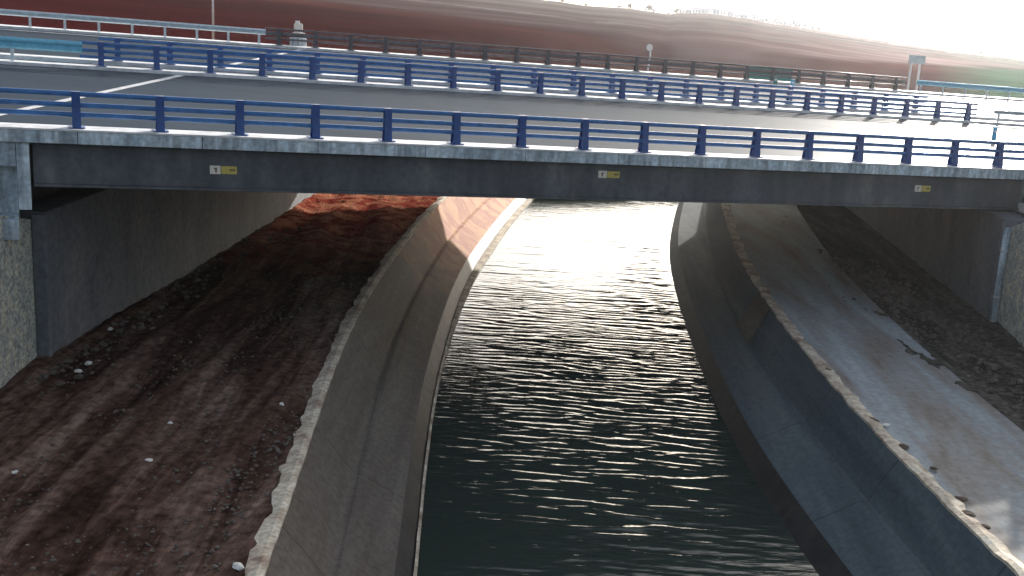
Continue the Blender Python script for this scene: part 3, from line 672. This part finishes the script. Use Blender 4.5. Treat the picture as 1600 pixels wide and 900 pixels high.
def crown_mesh(seed, n=420, leaf=.16, sq=1.):
    rnd = random.Random(seed); b = MB(); bl = [(Vector((rnd.uniform(-.45, .45), rnd.uniform(-.45, .45), rnd.uniform(.2, 1.2)*sq)), rnd.uniform(.3, .55)) for _ in range(8)]
    for i in range(n):
        c, r = bl[rnd.randrange(8)]; d = Vector((rnd.gauss(0, 1), rnd.gauss(0, 1), rnd.gauss(0, 1))).normalized()
        q = c+d*r*(.55+.5*rnd.random()); u = Vector((rnd.gauss(0, 1), rnd.gauss(0, 1), rnd.gauss(0, 1))).normalized(); w = u.cross(d).normalized(); s = leaf*rnd.uniform(.6, 1.3)
        b.add([q-u*s, q+w*s*.6, q+u*s, q-w*s*.6], [(0, 1, 2, 3)])
    return b
crowns = []
for i in range(4):
    me = crown_mesh(i).mesh(); me.materials.append(m_leaf2 if i % 2 else m_leaf); crowns.append(me)
tb = MB(); tube(tb, (0, 0, -.6), (0, 0, .7), .09, 7, .05); tmesh = tb.mesh(); tmesh.materials.append(m_bark)
tp = [(878, 1.3), (915, 1.0), (968, 1.2), (984, 1.7), (1013, 2.3), (1022, 1.2), (1044, 1.0), (1056, 1.7), (1068, 1.5), (1182, 1.6), (1196, 1.9), (1207, 1.8), (1215, 2.2), (1226, 1.7), (1239, 2.4), (1246, 1.8), (1257, 1.5), (1270, 1.2), (1279, 1.3), (1292, 1.2), (1533, 1.3), (1560, .9)]
words = ['low round', 'small dark', 'spreading', 'bushy', 'tall narrow', 'thin', 'squat', 'rounded', 'ragged']
for i, (px, s) in enumerate(tp):
    p = hill_pt(px, 1.0); p[2] -= .2
    if px < 1050: w = 'on the bare crest left of the white houses'
    elif px < 1100: w = 'at the left end of the white houses'
    elif px < 1300: w = 'on the crest behind the right-hand houses'
    else: w = 'alone on the far right crest'
    t = thing('tree', 'crest tree number %d from the left %s' % (i+1, w), 'tree', p, 'small trees on the crest')
    for nm, me in (('trunk', tmesh), ('crown', crowns[i % 4])):
        o = link(nm, me, None, t, p, (0, 0, i*1.1)); o.scale = (s*1.25, s*1.25, s)
# ------------------------------------------------------------------ unseen trees by the right wing wall, added to shade the berm
for i, (x, y, s) in enumerate([(17.8, 33.2, 2.2), (17.4, 29.5, 2.0), (20.5, 37, 2.6)]):
    cm = crown_mesh(50+i, 1500, .10).mesh(); zb = ZB
    t = thing('tree', ['unseen leafy tree added for shade beside the right wing wall', 'unseen leafy tree added for shade, nearest the viewer on the right', 'unseen leafy tree added for shade above the right wing wall'][i], 'tree', (x, y, zb), 'added shade trees beside the right wing wall')
    for nm, me, mm in (('trunk', tmesh, None), ('crown', cm, m_leaf)):
        o = link(nm, me, mm, t, (x, y, zb+(1.9 if nm == 'crown' else 1.4)), (0, 0, i)); o.scale = (s*1.1, s*1.1, s*1.15) if nm == 'crown' else (3, 3, 3)
# ------------------------------------------------------------------ thin scattering volume, added to imitate sun flare over the right side
b = MB(); b.box(-1100, 1500, -30, 1500, -2.2, 72); hz_ = b.build('flare_haze', None); tag(hz_, kind='stuff')
m_h = bpy.data.materials.new('flare_haze'); m_h.use_nodes = True; nt = m_h.node_tree; nt.nodes.remove(nt.nodes['Principled BSDF'])
pv = nt.nodes.new('ShaderNodeVolumePrincipled'); pv.inputs['Color'].default_value = (.86, .88, .92, 1); pv.inputs['Density'].default_value = .00018; pv.inputs['Anisotropy'].default_value = .85
nt.links.new(pv.outputs[0], nt.nodes['Material Output'].inputs['Volume']); hz_.data.materials.append(m_h)
# ------------------------------------------------------------------ light
SAZ = math.radians(22.5); SEL = math.radians(15.4)
sd = Vector((math.sin(SAZ)*math.cos(SEL), math.cos(SAZ)*math.cos(SEL), math.sin(SEL)))
sun = bpy.data.lights.new('sun', 'SUN'); sun.energy = 5.0; sun.angle = math.radians(.6); sun.color = (1, .95, .88)
so = bpy.data.objects.new('sun', sun); C.objects.link(so); so.rotation_euler = sd.to_track_quat('Z', 'Y').to_euler()
w = bpy.data.worlds.new('World'); sc.world = w; w.use_nodes = True; N = w.node_tree.nodes; K = w.node_tree.links
sky = N.new('ShaderNodeTexSky'); sky.sky_type = 'NISHITA'; sky.sun_disc = False; sky.sun_elevation = SEL; sky.sun_rotation = SAZ; sky.dust_density = 4.0; sky.air_density = 1.0; sky.ozone_density = 2.0
tc = N.new('ShaderNodeTexCoord'); sp = N.new('ShaderNodeSeparateXYZ'); mxm = N.new('ShaderNodeMath'); mxm.operation = 'MAXIMUM'; mxm.inputs[1].default_value = .015; cb = N.new('ShaderNodeCombineXYZ')
K.new(tc.outputs['Generated'], sp.inputs[0]); K.new(sp.outputs['X'], cb.inputs['X']); K.new(sp.outputs['Y'], cb.inputs['Y']); K.new(sp.outputs['Z'], mxm.inputs[0]); K.new(mxm.outputs[0], cb.inputs['Z']); K.new(cb.outputs[0], sky.inputs['Vector'])
hs = N.new('ShaderNodeHueSaturation'); hs.inputs['Saturation'].default_value = .55; K.new(sky.outputs[0], hs.inputs['Color']); K.new(hs.outputs[0], N['Background'].inputs['Color']); N['Background'].inputs['Strength'].default_value = .15
sc.view_settings.view_transform = 'Standard'; sc.view_settings.look = 'None'; sc.view_settings.exposure = .85; sc.view_settings.gamma = 1; sc.view_settings.use_curve_mapping = False
sc.render.engine = 'CYCLES'
